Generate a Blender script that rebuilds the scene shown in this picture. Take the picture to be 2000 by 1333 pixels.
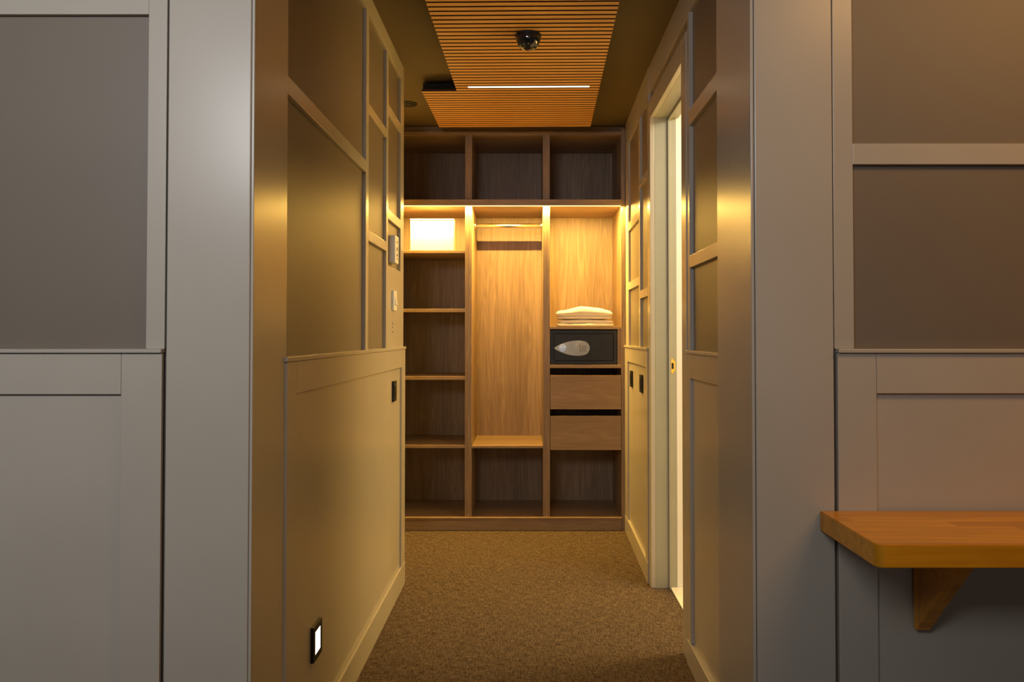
import bpy, bmesh, math, random
from mathutils import Vector, noise
random.seed(7)
for o in list(bpy.data.objects): bpy.data.objects.remove(o)
S = bpy.context.scene
COL = S.collection

# ------------------------------------------------------------------ camera
cam_d = bpy.data.cameras.new('camera'); cam = bpy.data.objects.new('camera', cam_d); COL.objects.link(cam)
cam_d.sensor_width = 36; cam_d.sensor_fit = 'HORIZONTAL'; cam_d.lens = 1600/2000*36
cam_d.shift_x = -0.015; cam_d.shift_y = -0.02125; cam_d.clip_start = 0.02
cam.location = (0, 0, 1.2); cam.rotation_euler = (math.pi/2 + 0.02, 0, 0)
S.camera = cam
# ------------------------------------------------------------------ light and exposure
S.view_settings.view_transform = 'Standard'; S.view_settings.look = 'None'
S.view_settings.gamma = 1; S.view_settings.use_curve_mapping = False
S.view_settings.exposure = 0.0
W = bpy.data.worlds.new('world'); S.world = W; W.use_nodes = True
W.node_tree.nodes['Background'].inputs[0].default_value = (0.75, 0.85, 1, 1)
W.node_tree.nodes['Background'].inputs[1].default_value = 0.05

def area(name, loc, target, sx, sy, power, color):
    d = bpy.data.lights.new(name, 'AREA'); d.shape = 'RECTANGLE'; d.size = sx; d.size_y = sy
    d.energy = power; d.color = color
    o = bpy.data.objects.new(name, d); COL.objects.link(o); o.location = loc
    o.rotation_euler = (Vector(target)-Vector(loc)).to_track_quat('-Z', 'Y').to_euler()
    return o
# unseen area light added high in the front room, behind the camera, left
area('front_wall_fill', (-0.95, -0.75, 2.36), (-1.2, 1.8, 1.85), 1.3, 0.7, 25, (0.98, 0.975, 1.0)).data.spread = math.radians(115)
# warm room lamp, behind the camera on the right
area('room_lamp', (1.6, 0.85, 2.44), (1.45, 1.55, 0.6), 1.3, 0.5, 18, (1.0, 0.53, 0.18))
# dim low fill added behind the camera, in place of bounced room light
area('rear_fill', (0.2, -2.5, 1.3), (0.2, 2, 1.2), 2.4, 1.4, 5.5, (0.92, 0.95, 1.0))
# mirror light on the bathroom's far wall
area('mirror_light', (2.42, 3.72, 1.55), (0.0, 3.45, 1.0), 1.1, 0.9, 52, (1.0, 0.61, 0.14))
# ceiling light of the bathroom
area('bathroom_ceiling_light', (1.3, 3.2, 2.38), (1.0, 3.8, 0), 0.5, 0.5, 22, (1.0, 0.86, 0.60))

# ------------------------------------------------------------------ materials
def mat(name, color, rough=0.5, metal=0.0, spec=0.5):
    m = bpy.data.materials.new(name); m.use_nodes = True
    b = m.node_tree.nodes['Principled BSDF']
    b.inputs['Base Color'].default_value = (*color, 1); b.inputs['Roughness'].default_value = rough
    b.inputs['Metallic'].default_value = metal; b.inputs['Specular IOR Level'].default_value = spec
    return m
def N(m, t, **kw):
    n = m.node_tree.nodes.new(t)
    for k, v in kw.items():
        if k in n.inputs.keys(): n.inputs[k].default_value = v
        else: setattr(n, k, v)
    return n
def L(m, a, b): m.node_tree.links.new(a, b)
def ramp(m, fac, stops):
    r = N(m, 'ShaderNodeValToRGB'); e = r.color_ramp.elements
    while len(e) < len(stops): e.new(0.5)
    for i, (p, c) in enumerate(stops): e[i].position = p; e[i].color = (*c, 1)
    L(m, fac, r.inputs[0]); return r
def coords(m, scale, rot=(0, 0, 0)):
    tc = N(m, 'ShaderNodeTexCoord'); mp = N(m, 'ShaderNodeMapping')
    mp.inputs['Scale'].default_value = scale; mp.inputs['Rotation'].default_value = rot
    L(m, tc.outputs['Object'], mp.inputs[0]); return mp.outputs[0]

def paint(name, color, rough, bump=0.03, spec=0.5):
    m = mat(name, color, rough, 0, spec); b = m.node_tree.nodes['Principled BSDF']
    n = N(m, 'ShaderNodeTexNoise', Scale=3.0, Detail=3.0); L(m, coords(m, (1, 1, 1)), n.inputs['Vector'])
    c2 = tuple(x*0.93 for x in color)
    L(m, ramp(m, n.outputs['Fac'], [(0.3, c2), (0.7, color)]).outputs[0], b.inputs['Base Color'])
    n2 = N(m, 'ShaderNodeTexNoise', Scale=180.0, Detail=2.0); L(m, coords(m, (1, 1, 1)), n2.inputs['Vector'])
    bp = N(m, 'ShaderNodeBump', Strength=bump, Distance=0.002); L(m, n2.outputs['Fac'], bp.inputs['Height'])
    L(m, bp.outputs[0], b.inputs['Normal']); return m

def wood(name, dark, mid, light, grain='Z', rough=0.5, fine=1.0, contrast=1.0):
    m = mat(name, mid, rough); b = m.node_tree.nodes['Principled BSDF']
    lo, hi = 1.2, 15.0
    sc = {'Z': (hi, hi, lo), 'X': (lo, hi, hi), 'Y': (hi, lo, hi)}[grain]
    v = coords(m, sc)
    big = N(m, 'ShaderNodeTexNoise', Scale=0.55, Detail=2.0, Distortion=0.6); L(m, v, big.inputs['Vector'])
    mul = N(m, 'ShaderNodeMath', operation='MULTIPLY'); L(m, big.outputs['Fac'], mul.inputs[0]); mul.inputs[1].default_value = 14.0
    fr = N(m, 'ShaderNodeMath', operation='PINGPONG'); L(m, mul.outputs[0], fr.inputs[0]); fr.inputs[1].default_value = 0.5
    sc2 = tuple(s*(5*fine if s > 5 else 3.2) for s in sc)
    fi = N(m, 'ShaderNodeTexNoise', Scale=1.0, Detail=3.0, Roughness=0.5); L(m, coords(m, sc2), fi.inputs['Vector'])
    sc3 = tuple(s*(0.5 if s > 5 else 0.05) for s in sc)
    pl = N(m, 'ShaderNodeTexNoise', Scale=1.0, Detail=0.0); L(m, coords(m, sc3), pl.inputs['Vector'])
    a1 = N(m, 'ShaderNodeMath', operation='MULTIPLY_ADD'); L(m, fr.outputs[0], a1.inputs[0]); a1.inputs[1].default_value = 0.36*contrast
    fs = N(m, 'ShaderNodeMath', operation='MULTIPLY_ADD'); L(m, fi.outputs['Fac'], fs.inputs[0]); fs.inputs[1].default_value = 0.65; fs.inputs[2].default_value = 0.16; L(m, fs.outputs[0], a1.inputs[2])
    a2 = N(m, 'ShaderNodeMath', operation='MULTIPLY_ADD'); L(m, pl.outputs['Fac'], a2.inputs[0]); a2.inputs[1].default_value = 0.6*contrast; L(m, a1.outputs[0], a2.inputs[2])
    r = ramp(m, a2.outputs[0], [(0.35, dark), (0.80, mid), (1.1 if False else 1.0, light)])
    sb = N(m, 'ShaderNodeMath', operation='SUBTRACT'); L(m, a2.outputs[0], sb.inputs[0]); sb.inputs[1].default_value = 0.1
    L(m, sb.outputs[0], r.inputs[0]); L(m, r.outputs[0], b.inputs['Base Color'])
    bp = N(m, 'ShaderNodeBump', Strength=0.08, Distance=0.001); L(m, fi.outputs['Fac'], bp.inputs['Height']); L(m, bp.outputs[0], b.inputs['Normal'])
    return m
def emit(name, color, strength):
    m = mat(name, color); b = m.node_tree.nodes['Principled BSDF']
    b.inputs['Emission Color'].default_value = (*color, 1); b.inputs['Emission Strength'].default_value = strength
    return m

M_LIGHT = paint('light_greige_paint', (0.47, 0.43, 0.36), 0.27, 0.02, 0.5)
M_DARK = paint('dark_taupe_paint', (0.180, 0.147, 0.113), 0.47)
M_CEIL = paint('olive_taupe_ceiling_paint', (0.13, 0.098, 0.045), 0.75)
M_JAMB = paint('pale_door_frame_paint', (0.36, 0.35, 0.28), 0.4)
M_OAK = wood('oak_laminate', (0.155, 0.100, 0.060), (0.285, 0.194, 0.118), (0.37, 0.262, 0.165), 'Z', 0.42)
M_OAKH = wood('oak_laminate_horizontal', (0.24, 0.155, 0.085), (0.33, 0.220, 0.125), (0.39, 0.27, 0.16), 'X', 0.42)
M_SLAT = wood('oak_slat', (0.62, 0.32, 0.09), (0.78, 0.42, 0.12), (0.88, 0.52, 0.18), 'X', 0.5)
M_BLACK = mat('black_plastic', (0.010, 0.010, 0.010), 0.5, 0, 0.3)
M_GAPSHADE = mat('slat_gap_shade', (0.05, 0.022, 0.010), 0.8)  # dark colour standing in for shade between the slats
M_BACKING = mat('black_felt_backing', (0.010, 0.010, 0.010), 0.9)
M_SAFE = paint('charcoal_powder_coat', (0.011, 0.012, 0.014), 0.45, 0.3)
M_SILVER = mat('silver_plastic', (0.42, 0.42, 0.40), 0.34, 0.6)
M_CHROME = mat('chrome', (0.85, 0.85, 0.85), 0.24, 1.0)
M_BRASS = mat('brass', (0.90, 0.62, 0.16), 0.25, 1.0)
M_WHITE = mat('white_plastic', (0.78, 0.77, 0.74), 0.35)
M_BOX = mat('white_card', (0.82, 0.81, 0.78), 0.6)
M_TILE = paint('white_bathroom_plaster', (0.85, 0.82, 0.74), 0.5)
M_STONE = paint('pale_stone', (0.80, 0.76, 0.66), 0.35)
M_LED = emit('ceiling_led_diffuser', (1.0, 0.80, 0.50), 5.0)
M_STRIP = emit('cabinet_led_diffuser', (1.0, 0.66, 0.20), 6.0)
M_NIGHT = emit('night_light_lens', (1.0, 0.80, 0.66), 3.2)
M_GREY = mat('grey_print', (0.25, 0.25, 0.25), 0.5)
M_DGLASS = mat('dark_dome_glass', (0.01, 0.012, 0.015), 0.06, 0, 0.7)

# towelling
M_TOWEL = mat('white_towelling', (0.84, 0.82, 0.80), 0.95); b = M_TOWEL.node_tree.nodes['Principled BSDF']
n = N(M_TOWEL, 'ShaderNodeTexNoise', Scale=220.0, Detail=3.0); L(M_TOWEL, coords(M_TOWEL, (1, 1, 1)), n.inputs['Vector'])
bp = N(M_TOWEL, 'ShaderNodeBump', Strength=0.5, Distance=0.003); L(M_TOWEL, n.outputs['Fac'], bp.inputs['Height']); L(M_TOWEL, bp.outputs[0], b.inputs['Normal'])

# carpet: cross-hatched brown weave
M_CARPET = mat('woven_carpet', (0.2, 0.15, 0.1), 0.95, 0, 0.1); m = M_CARPET; b = m.node_tree.nodes['Principled BSDF']
w1 = N(m, 'ShaderNodeTexNoise', Scale=1.0, Detail=3.0, Roughness=0.7); L(m, coords(m, (26, 210, 1)), w1.inputs['Vector'])
w2 = N(m, 'ShaderNodeTexNoise', Scale=1.0, Detail=3.0, Roughness=0.7); L(m, coords(m, (210, 26, 1)), w2.inputs['Vector'])
w3 = N(m, 'ShaderNodeTexNoise', Scale=260.0, Detail=2.0); L(m, coords(m, (1, 1, 1)), w3.inputs['Vector'])
a = N(m, 'ShaderNodeMath', operation='ADD'); L(m, w1.outputs['Fac'], a.inputs[0]); L(m, w2.outputs['Fac'], a.inputs[1])
a2 = N(m, 'ShaderNodeMath', operation='MULTIPLY_ADD'); L(m, w3.outputs['Fac'], a2.inputs[0]); a2.inputs[1].default_value = 0.22; L(m, a.outputs[0], a2.inputs[2])
a3 = N(m, 'ShaderNodeMath', operation='MULTIPLY_ADD'); L(m, a2.outputs[0], a3.inputs[0]); a3.inputs[1].default_value = 1.7; a3.inputs[2].default_value = -1.387
L(m, ramp(m, a3.outputs[0], [(0.1, (0.035, 0.023, 0.015)), (0.5, (0.088, 0.062, 0.043)), (0.95, (0.18, 0.135, 0.098))]).outputs[0], b.inputs['Base Color'])
bp = N(m, 'ShaderNodeBump', Strength=0.35, Distance=0.003); L(m, a2.outputs[0], bp.inputs['Height']); L(m, bp.outputs[0], b.inputs['Normal'])

# butcher block (finger-jointed staves running along X)
M_BUTCHER = mat('finger_jointed_beech', (0.6, 0.3, 0.05), 0.34); m = M_BUTCHER; b = m.node_tree.nodes['Principled BSDF']
br = N(m, 'ShaderNodeTexBrick'); br.offset = 0.37; br.squash = 1.0
br.inputs['Color1'].default_value = (0.66, 0.275, 0.009, 1); br.inputs['Color2'].default_value = (0.88, 0.405, 0.013, 1)
br.inputs['Mortar'].default_value = (0.42, 0.16, 0.012, 1); br.inputs['Scale'].default_value = 1.0
br.inputs['Mortar Size'].default_value = 0.0; br.inputs['Brick Width'].default_value = 0.30; br.inputs['Row Height'].default_value = 0.042
br.inputs['Bias'].default_value = 0.0
L(m, coords(m, (1, 1, 1)), br.inputs['Vector'])
gn = N(m, 'ShaderNodeTexNoise', Scale=1.0, Detail=4.0); L(m, coords(m, (5, 70, 70)), gn.inputs['Vector'])
mx = N(m, 'ShaderNodeMix', data_type='RGBA', blend_type='MULTIPLY'); mx.inputs['Factor'].default_value = 0.55
L(m, br.outputs['Color'], mx.inputs['A'])
L(m, ramp(m, gn.outputs['Fac'], [(0.3, (0.55, 0.5, 0.45)), (0.7, (1, 1, 1))]).outputs[0], mx.inputs['B'])
L(m, mx.outputs['Result'], b.inputs['Base Color'])

# ------------------------------------------------------------------ mesh helpers
class MB:
    def __init__(s, xf=None): s.bm = bmesh.new(); s.xf = xf
    def box(s, x0, x1, y0, y1, z0, z1, bev=0.0):
        x0, x1 = min(x0, x1), max(x0, x1); y0, y1 = min(y0, y1), max(y0, y1); z0, z1 = min(z0, z1), max(z0, z1)
        t = bmesh.new(); bmesh.ops.create_cube(t, size=1)
        for v in t.verts: v.co = Vector(((x0+x1)/2+v.co.x*(x1-x0), (y0+y1)/2+v.co.y*(y1-y0), (z0+z1)/2+v.co.z*(z1-z0)))
        if bev: bmesh.ops.bevel(t, geom=t.edges[:], offset=bev, segments=2, affect='EDGES', profile=0.5)
        s.merge(t); return s
    def merge(s, t):
        me = bpy.data.meshes.new('tmp'); t.to_mesh(me); t.free(); s.bm.from_mesh(me); bpy.data.meshes.remove(me)
    def cyl(s, c, r, h, axis='Z', seg=40, r2=None, bev=0):
        t = bmesh.new(); bmesh.ops.create_cone(t, cap_ends=True, segments=seg, radius1=r, radius2=r if r2 is None else r2, depth=h)
        if bev: bmesh.ops.bevel(t, geom=[e for e in t.edges if len(e.link_faces) == 2 and any(len(f.verts) > 4 for f in e.link_faces)], offset=bev, segments=2, affect='EDGES')
        for v in t.verts:
            p = v.co.copy()
            if axis == 'X': p = Vector((p.z, p.y, -p.x))
            if axis == 'Y': p = Vector((p.x, p.z, -p.y))
            v.co = p+Vector(c)
        s.merge(t); return s
    def prism(s, pts, lo, hi, axis='Y', bev=0):
        """extrude a polygon; pts in the two remaining axes"""
        t = bmesh.new(); f = []
        for h in (lo, hi):
            vs = []
            for (a, b_) in pts:
                vs.append(t.verts.new({'Y': (a, h, b_), 'X': (h, a, b_), 'Z': (a, b_, h)}[axis]))
            f.append(vs)
        n = len(pts); t.faces.new(f[0]); t.faces.new(f[1][::-1])
        for i in range(n): t.faces.new((f[0][i], f[1][i], f[1][(i+1) % n], f[0][(i+1) % n]))
        bmesh.ops.recalc_face_normals(t, faces=t.faces[:])
        if bev: bmesh.ops.bevel(t, geom=t.edges[:], offset=bev, segments=2, affect='EDGES')
        s.merge(t); return s
    def build(s, name, material, parent=None, smooth=False):
        if s.xf:
            for v in s.bm.verts: v.co = s.xf(v.co)
        bmesh.ops.recalc_face_normals(s.bm, faces=s.bm.faces[:])
        if parent is None or True:
            cs = [v.co for v in s.bm.verts]
            base = Vector(((min(c.x for c in cs)+max(c.x for c in cs))/2, (min(c.y for c in cs)+max(c.y for c in cs))/2, min(c.z for c in cs)))
        for v in s.bm.verts: v.co -= base
        me = bpy.data.meshes.new(name); s.bm.to_mesh(me); s.bm.free()
        me.materials.append(material)
        if smooth: me.shade_smooth()
        o = bpy.data.objects.new(name, me); COL.objects.link(o)
        if parent:
            o.parent = parent; off = Vector((0, 0, 0)); q = parent
            while q: off += q.location; q = q.parent
            o.location = base-off
        else: o.location = base
        return o
def box(name, material, b, parent=None, bev=0.0015, xf=None, smooth=False):
    return MB(xf).box(*b, bev=bev).build(name, material, parent, smooth)
def tag(o, label, cat, group=None):
    o['label'] = label; o['category'] = cat
    if group: o['group'] = group
    return o
def thing(name, loc, label, cat, group=None):
    o = bpy.data.objects.new(name, None); COL.objects.link(o); o.location = loc; o.empty_display_size = 0.05
    return tag(o, label, cat, group)
def struct(o): o['kind'] = 'structure'; return o

CEIL = 2.51
YF = 1.79          # face of the front wall
# ------------------------------------------------------------------ floor, ceiling, room shell
struct(box('floor', M_CARPET, (-3.0, 0.68, -2.6, 5.75, -0.1, 0.0), bev=0))
struct(box('floor', M_CARPET, (0.68, 2.7, -2.6, 2.5, -0.1, 0.0), bev=0))
struct(box('floor', M_STONE, (0.68, 2.6, 2.5, 5.0, -0.1, 0.004), bev=0))
struct(box('ceiling', M_CEIL, (-3.0, 2.7, -2.6, 5.75, CEIL, CEIL+0.1), bev=0))
struct(box('wall_rear', M_DARK, (-3.0, 2.7, -2.7, -2.6, 0, CEIL), bev=0))
struct(box('wall_room_left', M_DARK, (-3.1, -3.0, -2.6, YF, 0, CEIL), bev=0))
struct(box('wall_room_right', M_DARK, (2.7, 2.8, -2.6, YF, 0, CEIL), bev=0))

def battens(wall, mt, lst, xf=None):
    for b_ in lst: box('batten', mt, b_, wall, 0.0012, xf)

# ------------------------------------------------------------------ front wall, left of the opening
wl = struct(box('wall_front_left', M_DARK, (-3.0, -0.79, YF+0.012, YF+0.10, 0, CEIL), bev=0))
battens(wl, M_LIGHT, [(-0.8335, -0.7925, YF, YF+0.013, 1.171, CEIL),
                      (-3.0, -0.8335, YF, YF+0.013, 1.908, 1.950)])
box('wainscot_panel', M_LIGHT, (-3.0, -0.80, YF+0.004, YF+0.013, 0.0, 1.165), wl, 0)
box('wainscot_frame', M_LIGHT, (-0.884, -0.7955, YF-0.006, YF+0.006, 0.0, 1.162), wl, 0.0015)
box('wainscot_frame', M_LIGHT, (-3.0, -0.8845, YF-0.006, YF+0.006, 1.072, 1.162), wl, 0.0015)
box('cap_rail', M_LIGHT, (-3.0, -0.7945, YF-0.014, YF+0.013, 1.1625, 1.171), wl, 0.0015)
# pilaster at the left of the opening
p = struct(MB().box(-0.7875, -0.6065, YF-0.003, 2.04, 0, CEIL, bev=0.002).box(-0.6055, -0.5995, YF, YF+0.25, 0, CEIL, bev=0.0015).box(-0.61, -0.603, YF+0.003, 2.04, 0, CEIL).build('trim_1', M_LIGHT))
# ------------------------------------------------------------------ front wall, right of the opening
wr = struct(box('wall_front_right', M_DARK, (0.665, 2.7, YF+0.012, YF+0.10, 0, CEIL), bev=0))
battens(wr, M_LIGHT, [(0.671, 0.714, YF, YF+0.013, 1.171, CEIL), (0.714, 2.7, YF, YF+0.013, 1.576, 1.622)])
box('wainscot_panel', M_LIGHT, (0.678, 2.7, YF+0.004, YF+0.013, 0.0, 1.165), wr, 0)
box('wainscot_frame', M_LIGHT, (0.675, 0.7595, YF-0.006, YF+0.006, 0.0, 1.162), wr, 0.0015)
box('wainscot_frame', M_LIGHT, (0.760, 2.7, YF-0.006, YF+0.006, 1.074, 1.162), wr, 0.0015)
box('cap_rail', M_LIGHT, (0.675, 2.7, YF-0.014, YF+0.013, 1.1625, 1.171), wr, 0.0015)
struct(MB().box(0.498, 0.668, YF-0.003, 2.11, 0, CEIL, bev=0.002).box(0.490, 0.497, YF, 2.11, 0, CEIL, bev=0.0015).build('trim_2', M_LIGHT))

# ------------------------------------------------------------------ corridor, left wall
XP = -0.618; XB = -0.604; XW = -0.594; XI = -0.603
wall = struct(box('wall_left', M_DARK, (-0.74, XP, 2.035, 3.99, 0, CEIL), bev=0))
E = 3.99
battens(wall, M_LIGHT, [
    (XP, XB, 2.04, E, 2.43, CEIL), (XP, XB, 3.057, 3.107, 1.147, 2.43), (XP, XB, 3.500, 3.546, 1.147, 2.43), (XP, XB, 3.895, E, 1.505, 2.43),
    (XP, XB, 2.04, 3.057, 1.812, 1.857),
    (XP, XB, 3.107, 3.500, 2.048, 2.087), (XP, XB, 3.107, 3.500, 1.5625, 1.602),
    (XP, XB, 3.546, 3.895, 2.165, 2.210), (XP, XB, 3.546, 3.895, 1.709, 1.751),
    (XP, XB, 3.546, E, 1.147, 1.505)])
box('wainscot_panel', M_LIGHT, (XP, XI, 2.035, E, 0.0, 1.135), wall, 0)
for b_ in [(XI-.004, XW, 2.03, 2.112, 0.105, 1.134), (XI-.004, XW, 3.885, E, 0.105, 1.134), (XI-.004, XW, 2.1125, 3.8845, 1.050, 1.134)]:
    box('wainscot_frame', M_LIGHT, b_, wall, 0.0012)
box('cap_rail', M_LIGHT, (XP, XW+0.004, 2.022, E+0.004, 1.1345, 1.147), wall, 0.0015)
struct(box('baseboard_left', M_LIGHT, (XI, XW+0.002, 2.03, E, 0, 0.108), bev=0.002))
struct(box('wall_alcove_left', M_LIGHT, (-1.0, -0.90, 3.89, 5.65, 0, CEIL), bev=0))
struct(box('wall_alcove_return', M_LIGHT, (-0.90, -0.741, 3.89, 3.99, 0, CEIL), bev=0))
struct(box('wall_far', M_DARK, (-1.0, 0.75, 5.65, 5.75, 0, CEIL), bev=0))

# ------------------------------------------------------------------ corridor, right wall, near side of the bathroom door
XR = 0.592
nr = struct(box('wall_right', M_DARK, (XR+0.015, 0.72, 2.0, 3.115, 0, CEIL), bev=0))
battens(nr, M_LIGHT, [(XR, XR+0.016, 2.12, 2.985, 2.39, CEIL), (XR, XR+0.016, 2.12, 2.985, 1.970, 2.026), (XR, XR+0.016, 2.12, 2.985, 1.448, 1.492),
                      (XR, XR+0.016, 2.985, 3.025, 1.146, CEIL)])
box('wainscot_panel', M_LIGHT, (XR+0.007, XR+0.016, 2.12, 3.02, 0, 1.135), nr, 0)
for b_ in [(XR-.004, XR+.008, 2.97, 3.025, 0.09, 1.134), (XR-.004, XR+.008, 2.12, 2.9695, 1.046, 1.134)]: box('wainscot_frame', M_LIGHT, b_, nr, 0.0012)
box('cap_rail', M_LIGHT, (XR-0.009, XR+0.016, 2.12, 3.03, 1.1345, 1.146), nr, 0.0015)
struct(box('baseboard_right', M_LIGHT, (XR-0.008, XR+0.012, 2.12, 3.025, 0, 0.089), bev=0.002))
# ------------------------------------------------------------------ right wall, far side of the door (very slightly skewed)
def skew(v): return Vector((v.x+0.018*(v.y-3.95), v.y, v.z))
XR2 = 0.5885; EW = 5.06
fr_ = struct(box('wall_right', M_DARK, (XR2+0.013, 0.72, 3.93, 5.65, 0, CEIL), bev=0, xf=skew))
battens(fr_, M_LIGHT, [(XR2, XR2+0.014, 3.975, EW, 2.362, CEIL), (XR2, XR2+0.014, 4.90, EW, 1.142, 2.362), (XR2, XR2+0.014, 4.32, 4.376, 1.142, 2.362),
                       (XR2, XR2+0.014, 3.975, 4.01, 1.142, 2.362),
                       (XR2, XR2+0.014, 4.376, 4.90, 1.826, 1.874), (XR2, XR2+0.014, 4.376, 4.90, 1.472, 1.517),
                       (XR2, XR2+0.014, 4.01, 4.32, 1.98, 2.018), (XR2, XR2+0.014, 4.01, 4.32, 1.395, 1.437)], skew)
box('wainscot_panel', M_LIGHT, (XR2+0.003, XR2+0.014, 3.98, EW, 0, 1.13), fr_, 0, skew)
for b_ in [(XR2-.007, XR2+.004, 4.91, EW, 0.102, 1.128), (XR2-.007, XR2+.004, 3.98, 4.06, 0.102, 1.128), (XR2-.007, XR2+.004, 4.0605, 4.9095, 1.045, 1.128)]:
    box('wainscot_frame', M_LIGHT, b_, fr_, 0.0012, skew)
box('cap_rail', M_LIGHT, (XR2-0.012, XR2+0.014, 3.975, EW+0.005, 1.1285, 1.141), fr_, 0.0015, skew)
struct(box('baseboard_right', M_LIGHT, (XR2-0.009, XR2+0.008, 3.98, EW, 0, 0.101), bev=0.002, xf=skew))
# wall above the door
ab = struct(box('wall_right', M_DARK, (XR+0.013, 0.72, 3.115, 3.93, 2.265, CEIL), bev=0))
battens(ab, M_LIGHT, [(XR, XR+0.014, 3.025, 3.975, 2.38, CEIL)])
# ------------------------------------------------------------------ bathroom door frame
D0, D1, DH = 3.118, 3.915, 2.245
door = struct(MB().box(XR-0.004, XR+0.018, D0-0.09, D0, 0, DH+0.09, bev=0.002).box(XR-0.004, XR+0.018, D1, D1+0.058, 0, DH+0.09, bev=0.002)
              .box(XR-0.004, XR+0.018, D0+.0005, D1-.0005, DH, DH+0.09, bev=0.002).build('door_1', M_LIGHT))
door['label'] = 'open bathroom doorway with a pale painted frame'
box('door_lining', M_JAMB, (XR+0.018, 0.712, D1, D1+0.02, 0, DH+0.02), door, 0.001)
box('door_lining', M_JAMB, (XR+0.018, 0.725, D0-0.02, D0, 0, DH+0.02), door, 0.001)
box('door_lining', M_JAMB, (XR+0.018, 0.725, D0+.0005, D1-.0005, DH, DH+0.02), door, 0.001)
box('door_stop', M_JAMB, (0.673, 0.685, D1-0.012, D1, 0, DH-.001), door, 0.001)
box('door_stop', M_JAMB, (0.673, 0.685, D0+0.001, D1-0.0125, DH-0.012, DH), door, 0.001)
sp = MB()
cx, cz = 0.692, 1.055
pts = []
for (sx_, sz_) in ((1, 1), (-1, 1), (-1, -1), (1, -1)):
    pass
pl_ = [(-.010, -.022), (-.010, .022), (-.006, .027), (-.006, .031), (0, .037), (.006, .031), (.006, .027), (.013, .022), (.013, -.022), (.006, -.027), (.006, -.031), (0, -.037), (-.006, -.031), (-.006, -.027)]
plate = sp.prism([(cx+a, cz+b_) for a, b_ in pl_], D1-0.0035, D1-0.001, 'Y', 0.0005).build('strike_plate', M_BRASS, door)
plate['label'] = 'brass strike plate'
MB().box(cx-0.004, cx+0.006, D1-0.0042, D1-0.003, cz-0.014, cz+0.014).build('latch_hole', M_BLACK, plate)
for s_ in (-1, 1): MB().cyl((cx, D1-0.0042, cz+s_*0.029), 0.003, 0.0015, 'Y', 16).build('screw', M_BRASS, plate)
# bathroom shell
struct(box('wall_bathroom_far', M_TILE, (0.72, 2.6, 5.0, 5.1, 0, CEIL), bev=0))
struct(box('wall_bathroom_right', M_TILE, (2.5, 2.6, 2.5, 5.0, 0, CEIL), bev=0))
struct(box('wall_bathroom_near', M_TILE, (0.72, 2.6, 2.4, 2.5, 0, CEIL), bev=0))
struct(box('wall_bathroom_left', M_TILE, (0.7205, 0.74, D1+0.02, 5.0, 0, CEIL), bev=0))
struct(box('trim_3', M_WHITE, (0.7125, 0.75, D1+0.001, D1+0.07, 0.004, DH+0.06)))

# ------------------------------------------------------------------ wardrobe
Y0 = 5.065; PX = 315.9
def wx(x): return (x-1030)/PX
def wz(y):
    t = (656-y)/1600; return 1.2+t*(1+0.02*t)*Y0
YB = Y0+0.52
WL, WR = -0.895, wx(1222)
wd = thing('wardrobe', (0, Y0, 0), 'open oak-laminate wardrobe filling the end of the corridor, lit inside', 'wardrobe')
def wp(name, mt, b_, parent=wd, bev=0.0008): return box(name, mt, b_, parent, bev)
d1 = (wx(908), wx(921.5)); d2 = (wx(1060.5), wx(1074))
RI = wx(1213.5); LI = WL+0.03
zt = wz(264); zs0, zs1 = wz(403), wz(391); zb = wz(1010.5)
wp('back_panel', M_OAK, (WL, WR, YB, YB+0.012, 0.0, 2.46))
wp('side_panel', M_OAK, (RI, WR, Y0, YB-.0005, 0, wz(252)))
wp('side_panel', M_OAK, (WL, LI, Y0, YB-.0005, 0, wz(252)))
wp('top_panel', M_OAKH, (LI+.0005, RI-.0005, Y0+0.001, YB-.0005, zt, wz(257)))
wp('fascia', M_OAKH, (WL, WR, Y0+0.03, Y0+0.05, wz(257)+.0005, CEIL-0.003))
wp('plinth', M_OAKH, (LI+.0005, RI-.0005, Y0+0.003, Y0+0.02, 0, wz(1014)-.001))
wp('bottom_panel', M_OAKH, (LI+.0005, RI-.0005, Y0-0.012, YB-.0005, wz(1014), zb))
for (a_, c_) in (d1, d2):
    wp('divider', M_OAK, (a_, c_, Y0+0.004, YB-.0005, zb+.0005, zs0-.0005))
    wp('divider', M_OAK, (a_, c_, Y0+0.004, YB-.0005, zs1+.0005, zt-.0005))
# the strip's own light, just under the diffuser
l_ = area('wardrobe_strip_light', (0, Y0-0.012, zs0-0.003), (0, Y0+0.10, 0.9), 1.44, 0.010, 80, (1.0, 0.59, 0.12)); l_.location.x = (LI+RI)/2
# thick shelf that carries the light strip; its front lip stands proud of the dividers
MB().box(LI+.0005, RI-.0005, Y0-0.022, YB-.0005, zs0, zs1, bev=0.0008).build('light_shelf', M_OAKH, wd)
st = MB().box(LI+0.02, RI-0.004, Y0-0.018, Y0-0.006, zs0-0.0012, zs0+0.0005).build('light_strip', M_STRIP, wd)
st['label'] = 'glowing warm light strip under the thick shelf'
for (ya, yb) in ((489, 494.5), (603.5, 610), (735.5, 742.5), (870, 876)):
    wp('shelf', M_OAKH, (LI+.0005, d1[0]-.0005, Y0+0.006, YB-.0005, wz(yb), wz(ya)))
wp('shelf', M_OAKH, (d1[1]+.0005, d2[0]-.0005, Y0+0.002, YB-.0005, wz(876), wz(871)))
wp('shelf', M_OAKH, (d2[1]+.0005, RI-.0005, Y0+0.004, YB-.0005, wz(643.5), wz(638.5)))
wp('shelf', M_OAKH, (d2[1]+.0005, RI-.0005, Y0+0.004, YB-.0005, wz(719.5), wz(713)))
wp('filler_panel', M_OAK, (wx(1206.2), RI-.0005, Y0+0.008, Y0+0.45, wz(713)+.0005, wz(643.5)-.0005))
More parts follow.
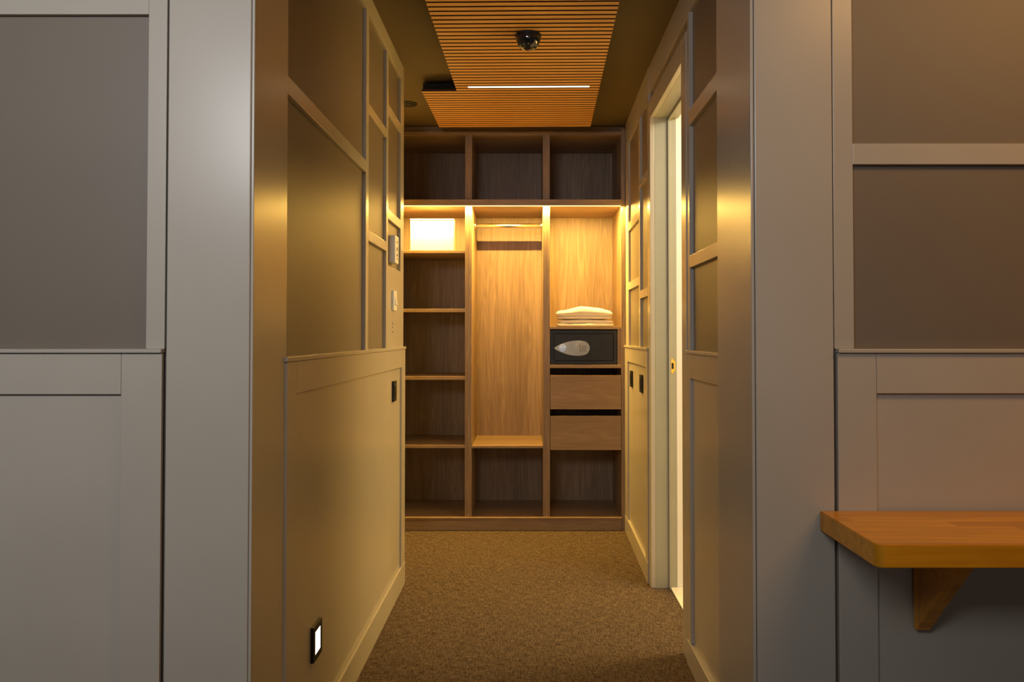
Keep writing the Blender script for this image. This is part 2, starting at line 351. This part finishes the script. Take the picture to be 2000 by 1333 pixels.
# drawers
for (ya, yb) in ((733.5, 800), (813, 879.5)):
    dr = box('drawer', M_OAKH, (wx(1074.8), wx(1212.8), Y0+0.001, Y0+0.019, wz(yb), wz(ya)), wd, 0.0008)
    x0, x1, z0, z1 = wx(1074.8)+0.012, wx(1212.8)-0.012, wz(yb)+0.012, wz(ya)-0.035
    MB().box(x0, x0+.012, Y0+.0195, Y0+.45, z0, z1).box(x1-.012, x1, Y0+.0195, Y0+.45, z0, z1).box(x0+.0125, x1-.0125, Y0+.438, Y0+.45, z0, z1).box(x0+.0125, x1-.0125, Y0+.0195, Y0+.4375, z0, z0+.008).build('drawer_box', M_OAKH, dr)
# hanging rail (oval chrome tube on end sockets)
yr = Y0+0.235; f_ = yr/Y0
zr = 1.2+(656-440.5)/1600*yr
x0, x1 = d1[1], d2[0]
rl = []
for i in range(28):
    a_ = 2*math.pi*i/28; rl.append((yr+0.011*math.cos(a_), zr+0.0145*math.sin(a_)))
rail = MB().prism(rl, x0+0.004, x1-0.004, 'X').build('hanging_rail', M_CHROME, wd, True); rail['label'] = 'chrome hanging rail'
for q in (x0+0.005, x1-0.005): MB().cyl((q, yr, zr), 0.022, 0.009, 'X', 32, bev=0.001).build('rail_socket', M_CHROME, rail)

# ------------------------------------------------------------------ things in the wardrobe
# white box on the top left shelf
zbx = wz(489)+0.0006
bt = thing('storage_box', (wx(843), Y0+0.05, zbx), 'plain white box in the lit compartment left of the hanging rail', 'box')
k = (Y0+0.03)/Y0
bx0, bx1 = wx(800.5)*k, wx(886)*k; bz1 = 1.2+(656-427)/1600*(Y0+0.03)
MB().box(bx0+.001, bx1-.001, Y0+0.033, Y0+0.13, zbx, bz1-.0085, bev=0.003).build('box_body', M_BOX, bt)
MB().box(bx0, bx1, Y0+0.030, Y0+0.133, bz1-.008, bz1, bev=0.002).build('lid', M_BOX, bt)

# folded towels: rounded, slightly rumpled layers lying on one another
def layer(bm_out, x0, x1, y0, y1, z0, hfun, seed, rum=1.0):
    nu, nv = 72, 36
    bm = bmesh.new()
    def P(i, j, w):
        u = math.sin((-1+2*i/nu)*math.pi/2); v = math.sin((-1+2*j/nv)*math.pi/2)
        x = (x0+x1)/2+u*(x1-x0)/2; y = (y0+y1)/2+v*(y1-y0)/2
        k_ = max(0.0, (1-abs(u)**18)*(1-abs(v)**12))**0.5
        T = hfun(u, v)
        nz = noise.noise(Vector((x*11+seed, y*9, w)))*0.004+noise.noise(Vector((x*33+seed, y*22, w*2)))*0.0016
        z = z0+T*0.5+w*k_*(T*0.5)+(nz*k_*rum if w > 0 else 0)
        e = noise.noise(Vector((x*17+seed, y*17, 5)))*0.004
        return Vector((x+e*u, y+e*v, max(z0, z)))
    top = [[bm.verts.new(P(i, j, 1)) for j in range(nv+1)] for i in range(nu+1)]
    bot = [[bm.verts.new(P(i, j, -1)) for j in range(nv+1)] for i in range(nu+1)]
    for i in range(nu):
        for j in range(nv):
            bm.faces.new((top[i][j], top[i+1][j], top[i+1][j+1], top[i][j+1]))
            bm.faces.new((bot[i][j], bot[i][j+1], bot[i+1][j+1], bot[i+1][j]))
    bmesh.ops.remove_doubles(bm, verts=bm.verts[:], dist=0.0002)
    bm_out.merge(bm)
kt = (Y0+0.04)/Y0
tz = wz(638.5)+0.0006
mb = MB()
layer(mb, wx(1088)*kt, wx(1199)*kt, Y0+0.04, Y0+0.33, tz, lambda u, v: 0.024+0.002*math.sin(4*u), 3.1, 0.5)
layer(mb, wx(1092)*kt, wx(1198)*kt, Y0+0.046, Y0+0.33, tz+0.0205, lambda u, v: 0.023+0.003*math.sin(3*u+2), 7.7, 0.5)
lo = tag(mb.build('folded_towel', M_TOWEL, None, True), 'lower folded white towel, flatter, lying directly on the shelf above the safe', 'towel', 'folded towels above the safe')
mb = MB()
layer(mb, wx(1090)*kt, wx(1195)*kt, Y0+0.045, Y0+0.32, tz+0.0475, lambda u, v: 0.022+0.003*math.cos(2*u), 5.5, 0.3)
layer(mb, wx(1087.5)*kt, wx(1196)*kt, Y0+0.036, Y0+0.32, tz+0.064,
      lambda u, v: (0.036+0.030*math.exp(-((u+0.05)/0.5)**2)+0.010*math.exp(-((u-0.55)/0.3)**2))*(1-0.1*v*v), 9.4, 1.0)
up = tag(mb.build('folded_towel', M_TOWEL, None, True), 'upper folded white towel, puffy and domed, resting on the flatter one', 'towel', 'folded towels above the safe')

# safe
ys = Y0+0.012
sx0, sx1, sz0, sz1 = wx(1074.9), wx(1205), wz(712.5)+.0008, wz(645.5)
safe = thing('safe', ((sx0+sx1)/2, ys, sz0), 'black digital safe with a silver keypad under the folded towels', 'safe')
fx0, fx1, fz0, fz1 = sx0+0.021, sx1-0.019, sz0+0.021, sz1-0.019
sb = MB()
sb.box(sx0, sx1, ys+0.012, ys+0.36, sz0, sz1, bev=0.002)
sb.box(sx0, fx0, ys, ys+0.0125, sz0, sz1).box(fx1, sx1, ys, ys+0.0125, sz0, sz1).box(fx0, fx1, ys, ys+0.0125, sz0, fz0).box(fx0, fx1, ys, ys+0.0125, fz1, sz1)
sb.build('safe_body', M_SAFE, safe)
sd = MB().box(fx0+.003, fx1-.003, ys+0.003, ys+0.0115, fz0+.003, fz1-.003, bev=0.0015).build('safe_door', M_SAFE, safe)
# teardrop escutcheon
zc = wz(680.5); kx = wx(1138)
R = 0.0435; pts = []
for i in range(41):
    u = i/40; x = wx(1082.5)+(wx(1144)-wx(1082.5))*u
    pts.append((x, max(0.001, 0.0475*math.sin(min(1, u*1.3)*math.pi/2)**0.75*(1-0.16*max(0, (u-0.75)/0.25)**2))))
poly = [(x, zc+h) for x, h in pts]+[(x, zc-h) for x, h in pts[::-1]]
es = MB().prism(poly, ys-0.006, ys+0.003, 'Y').build('lock_plate', M_SILVER, sd); es['label'] = 'silver teardrop lock plate'
kp = MB().cyl((kx, ys-0.008, zc), R, 0.012, 'Y', 56, bev=0.002).build('keypad', M_SILVER, sd)
kb = []
for cxk in (-0.0155, 0, 0.0155):
    for r_ in range(4):
        MB().box(kx+cxk-.0052, kx+cxk+.0052, ys-0.0160, ys-0.0138, zc+0.0165-r_*0.0112-.0036, zc+0.0165-r_*0.0112+.0036, bev=0.0006).build('key', M_GREY, kp)
kn = MB().cyl((wx(1099), ys-0.010, zc+.001), 0.023, 0.010, 'Y', 40, bev=0.002).build('knob', M_CHROME, sd)
MB().prism([(wx(1099)-.019, zc-.006), (wx(1099)-.006, zc-.003), (wx(1099)+.006, zc-.003), (wx(1099)+.019, zc-.007), (wx(1099)+.019, zc+.008), (wx(1099)+.006, zc+.004), (wx(1099)-.006, zc+.004), (wx(1099)-.019, zc+.007)], ys-0.028, ys-0.0145, 'Y', 0.0012).build('knob_grip', M_CHROME, kn)
MB().box(wx(1112), wx(1120), ys-0.0068, ys-0.0058, zc+.014, zc+.016).build('indicator', M_GREY, es)

# ------------------------------------------------------------------ slatted ceiling panel
TH = -0.018
A = 1.2+1.25
def sk(v):   # square to the panel's own slight turn, about (0, 4.2)
    return Vector((v.x*math.cos(TH)-(v.y-4.2)*math.sin(TH), 4.2+v.x*math.sin(TH)+(v.y-4.2)*math.cos(TH), v.z))
pn = thing('slatted_ceiling_panel', (0, 4.0, A), 'orange oak slatted panel hung below the dark corridor ceiling', 'ceiling panel')
SB = [-0.36, 0.365]; NB = -0.54; NY = 4.172; YE = 4.875
bk = MB(sk); bk.box(SB[0]+.004, SB[1]-.004, 2.3, NY, A+0.014, A+0.046).box(NB+.004, SB[1]-.004, NY, YE, A+0.014, A+0.046)
bk.build('backing', M_BACKING, pn)
pitch = 0.0428; y = YE; n_ = 0
LEDY = 4.088
while y > 2.36:
    y0_, y1_ = y-0.0305, y
    left = NB if y1_ > NY+0.01 else SB[0]
    if y0_ < LEDY+0.004 and y1_ > LEDY-0.012 and False: pass
    b_ = MB(sk).box(left, SB[1], y0_, y1_, A, A+0.013, bev=0.0006).build('slat', M_SLAT, pn)
    b_.data.materials.append(M_GAPSHADE)          # shade of the gaps painted dark brown on the long sides
    for f in b_.data.polygons:
        if abs(f.normal.y) > 0.7: f.material_index = 1
    n_ += 1; y -= pitch
led = MB(sk).box(-0.295, 0.312, LEDY-0.007, LEDY+0.007, A-0.002, A+0.004, bev=0.001).build('linear_light', M_LED, pn)
led['label'] = 'glowing linear light set between the slats'

# ------------------------------------------------------------------ dome camera under the slats
cxd, cyd = 0.004, 3.375
dm = thing('dome_camera', (cxd, cyd, A), 'black dome camera mounted under the orange ceiling slats', 'camera')
MB().cyl((cxd, cyd, A-0.0065), 0.054, 0.0125, 'Z', 56, bev=0.003).build('base_ring', M_BLACK, dm)
t = bmesh.new(); bmesh.ops.create_uvsphere(t, u_segments=40, v_segments=20, radius=0.051)
bmesh.ops.delete(t, geom=[v for v in t.verts if v.co.z > 0.008], context='VERTS')
for v in t.verts: v.co = Vector((v.co.x+cxd, v.co.y+cyd, v.co.z*1.0+A-0.016))
mb = MB(); mb.bm.free(); mb.bm = t; dome = mb.build('dome', M_DGLASS, dm, True)
for i in range(12):
    a_ = 2*math.pi*i/12; r_ = 0.037
    MB().cyl((cxd+r_*math.cos(a_), cyd+r_*math.sin(a_), A-0.016-0.0355), 0.0032, 0.003, 'Z', 14).build('infrared_diode', M_SILVER, dm)

# ------------------------------------------------------------------ recessed downlight
cxl, cyl_ = -0.680, 4.60
dl = thing('recessed_spotlight', (cxl, cyl_, CEIL), 'black round recessed spotlight in the ceiling, half hidden behind the left wall', 'spotlight')
t = bmesh.new(); prof = [(0.058, 0), (0.058, -0.004), (0.046, -0.006), (0.040, 0.0)]
rings = []
for i in range(40):
    a_ = 2*math.pi*i/40; rings.append([t.verts.new((cxl+r_*math.cos(a_), cyl_+r_*math.sin(a_), CEIL+h-0.0005)) for r_, h in prof])
for i in range(40):
    for j in range(3): t.faces.new((rings[i][j], rings[(i+1) % 40][j], rings[(i+1) % 40][j+1], rings[i][j+1]))
mb = MB(); mb.bm.free(); mb.bm = t; mb.build('trim_ring', M_BLACK, dl, True)
MB().cyl((cxl, cyl_, CEIL-0.0035), 0.039, 0.005, 'Z', 36).build('recess_disc', M_BLACK, dl)
MB().cyl((cxl+0.012, cyl_-0.008, CEIL-0.0075), 0.016, 0.004, 'Z', 28, bev=0.001).build('lamp', M_CHROME, dl)

# ------------------------------------------------------------------ wall fittings
def socket(name, x, y0, y1, z0, z1, sgn, label):
    th = thing(name, (x, (y0+y1)/2, z0), label, 'wall socket', 'black sockets in the corridor wainscot')
    MB().box(x, x+sgn*0.009, y0, y1, z0, z1, bev=0.0015).build('face_plate', M_BLACK, th)
    yc, zc_ = (y0+y1)/2, (z0+z1)/2; w = (y1-y0)*0.33
    MB().box(x+sgn*0.0085, x+sgn*0.0115, yc-w, yc+w, zc_-w, zc_+w, bev=0.001).build('insert', M_BLACK, th)
socket('wall_socket', XI+0.0004, 3.648, 3.728, 0.905, 0.997, 1, 'black wall socket on the left corridor wall, below the white switch')
X_ = XR2+0.003
socket('wall_socket', X_+0.018*(4.73-3.95)-0.0012, 4.69, 4.77, 0.905, 0.997, -1, 'black wall socket on the right corridor wall, the one nearer the wardrobe')
socket('wall_socket', X_+0.018*(4.26-3.95)-0.0012, 4.22, 4.30, 0.905, 0.997, -1, 'black wall socket on the right corridor wall, the one nearer the doorway')

nl = thing('night_light', (XI, 2.34, 0.29), 'lit black-framed night light low on the left wainscot', 'night light')
y0_, y1_, z0_, z1_ = 2.294, 2.386, 0.288, 0.386
fw = 0.017; xa, xb = XI+0.0004, XI+0.010
MB().box(xa, xb, y0_, y0_+fw, z0_, z1_, bev=0.001).box(xa, xb, y1_-fw, y1_, z0_, z1_, bev=0.001).box(xa, xb, y0_+fw, y1_-fw, z0_, z0_+fw).box(xa, xb, y0_+fw, y1_-fw, z1_-fw, z1_).build('frame', M_BLACK, nl)
MB().box(xa, xb-0.0012, y0_+fw, y1_-fw, z0_+fw, z1_-fw).build('lens', M_NIGHT, nl)

tt = thing('thermostat', (XP, 3.7, 1.53), 'white thermostat with dark buttons, high on the left wall', 'thermostat')
MB().box(XP+.0003, XP+0.030, 3.64, 3.735, 1.525, 1.648, bev=0.003).build('casing', M_WHITE, tt)
for (dy, zz, r_) in ((0.05, 1.622, .005), (0.05, 1.590, .009), (0.05, 1.563, .006), (0.05, 1.545, .003)):
    MB().cyl((XP+0.0312, 3.64+dy, zz), r_, 0.003, 'X', 20).build('button', M_GREY, tt)
sw = thing('light_switch', (XB, 3.7, 1.31), 'white light switch with a raised rocker, just below the thermostat', 'light switch')
MB().box(XB+.0003, XB+0.011, 3.640, 3.722, 1.312, 1.402, bev=0.002).build('face_plate', M_WHITE, sw)
t = MB().prism([(XB+0.0105, 1.335), (XB+0.018, 1.338), (XB+0.012, 1.380), (XB+0.0105, 1.380)], 3.664, 3.700, 'Y').build('rocker', M_WHITE, sw)
# small dark marks printed on the board below the switch
mk = MB()
for zz, hh in ((1.255, .012), (1.238, .010), (1.216, .012)): mk.box(XB+.0002, XB+0.0012, 3.660, 3.672, zz-hh/2, zz+hh/2).box(XB+.0002, XB+0.0012, 3.678, 3.684, zz-hh/3, zz+hh/3)
mk = mk.build('printed_mark', M_GREY); tag(mk, 'tiny dark symbols printed on the wall under the light switch', 'symbol')

# ------------------------------------------------------------------ wooden ledge on the front wall
lg = thing('wooden_ledge', (1.2, YF-0.01, 0.78), 'orange butcher-block ledge with rounded corner fixed to the front wall at right', 'shelf')
yb_, yf_ = YF-0.0065, 1.494; xl, xr_ = 0.634, 2.5; r_ = 0.016
pts = [(xl, yb_), (xl, yf_+r_)]+[(xl+r_-r_*math.cos(a_*math.pi/12), yf_+r_-r_*math.sin(a_*math.pi/12)) for a_ in range(1, 6)]+[(xl+r_, yf_), (xr_, yf_), (xr_, yb_)]
MB().prism(pts, 0.778, 0.820, 'Z', 0.0015).build('board', M_BUTCHER, lg)
for xq in (0.835, 2.1):
    MB().prism([(yb_, 0.5675), (yb_-0.012, 0.5675), (1.578, 0.766), (1.578, 0.7775), (yb_, 0.7775)], xq, xq+0.030, 'X', 0.0012).build('bracket', M_BUTCHER, lg)
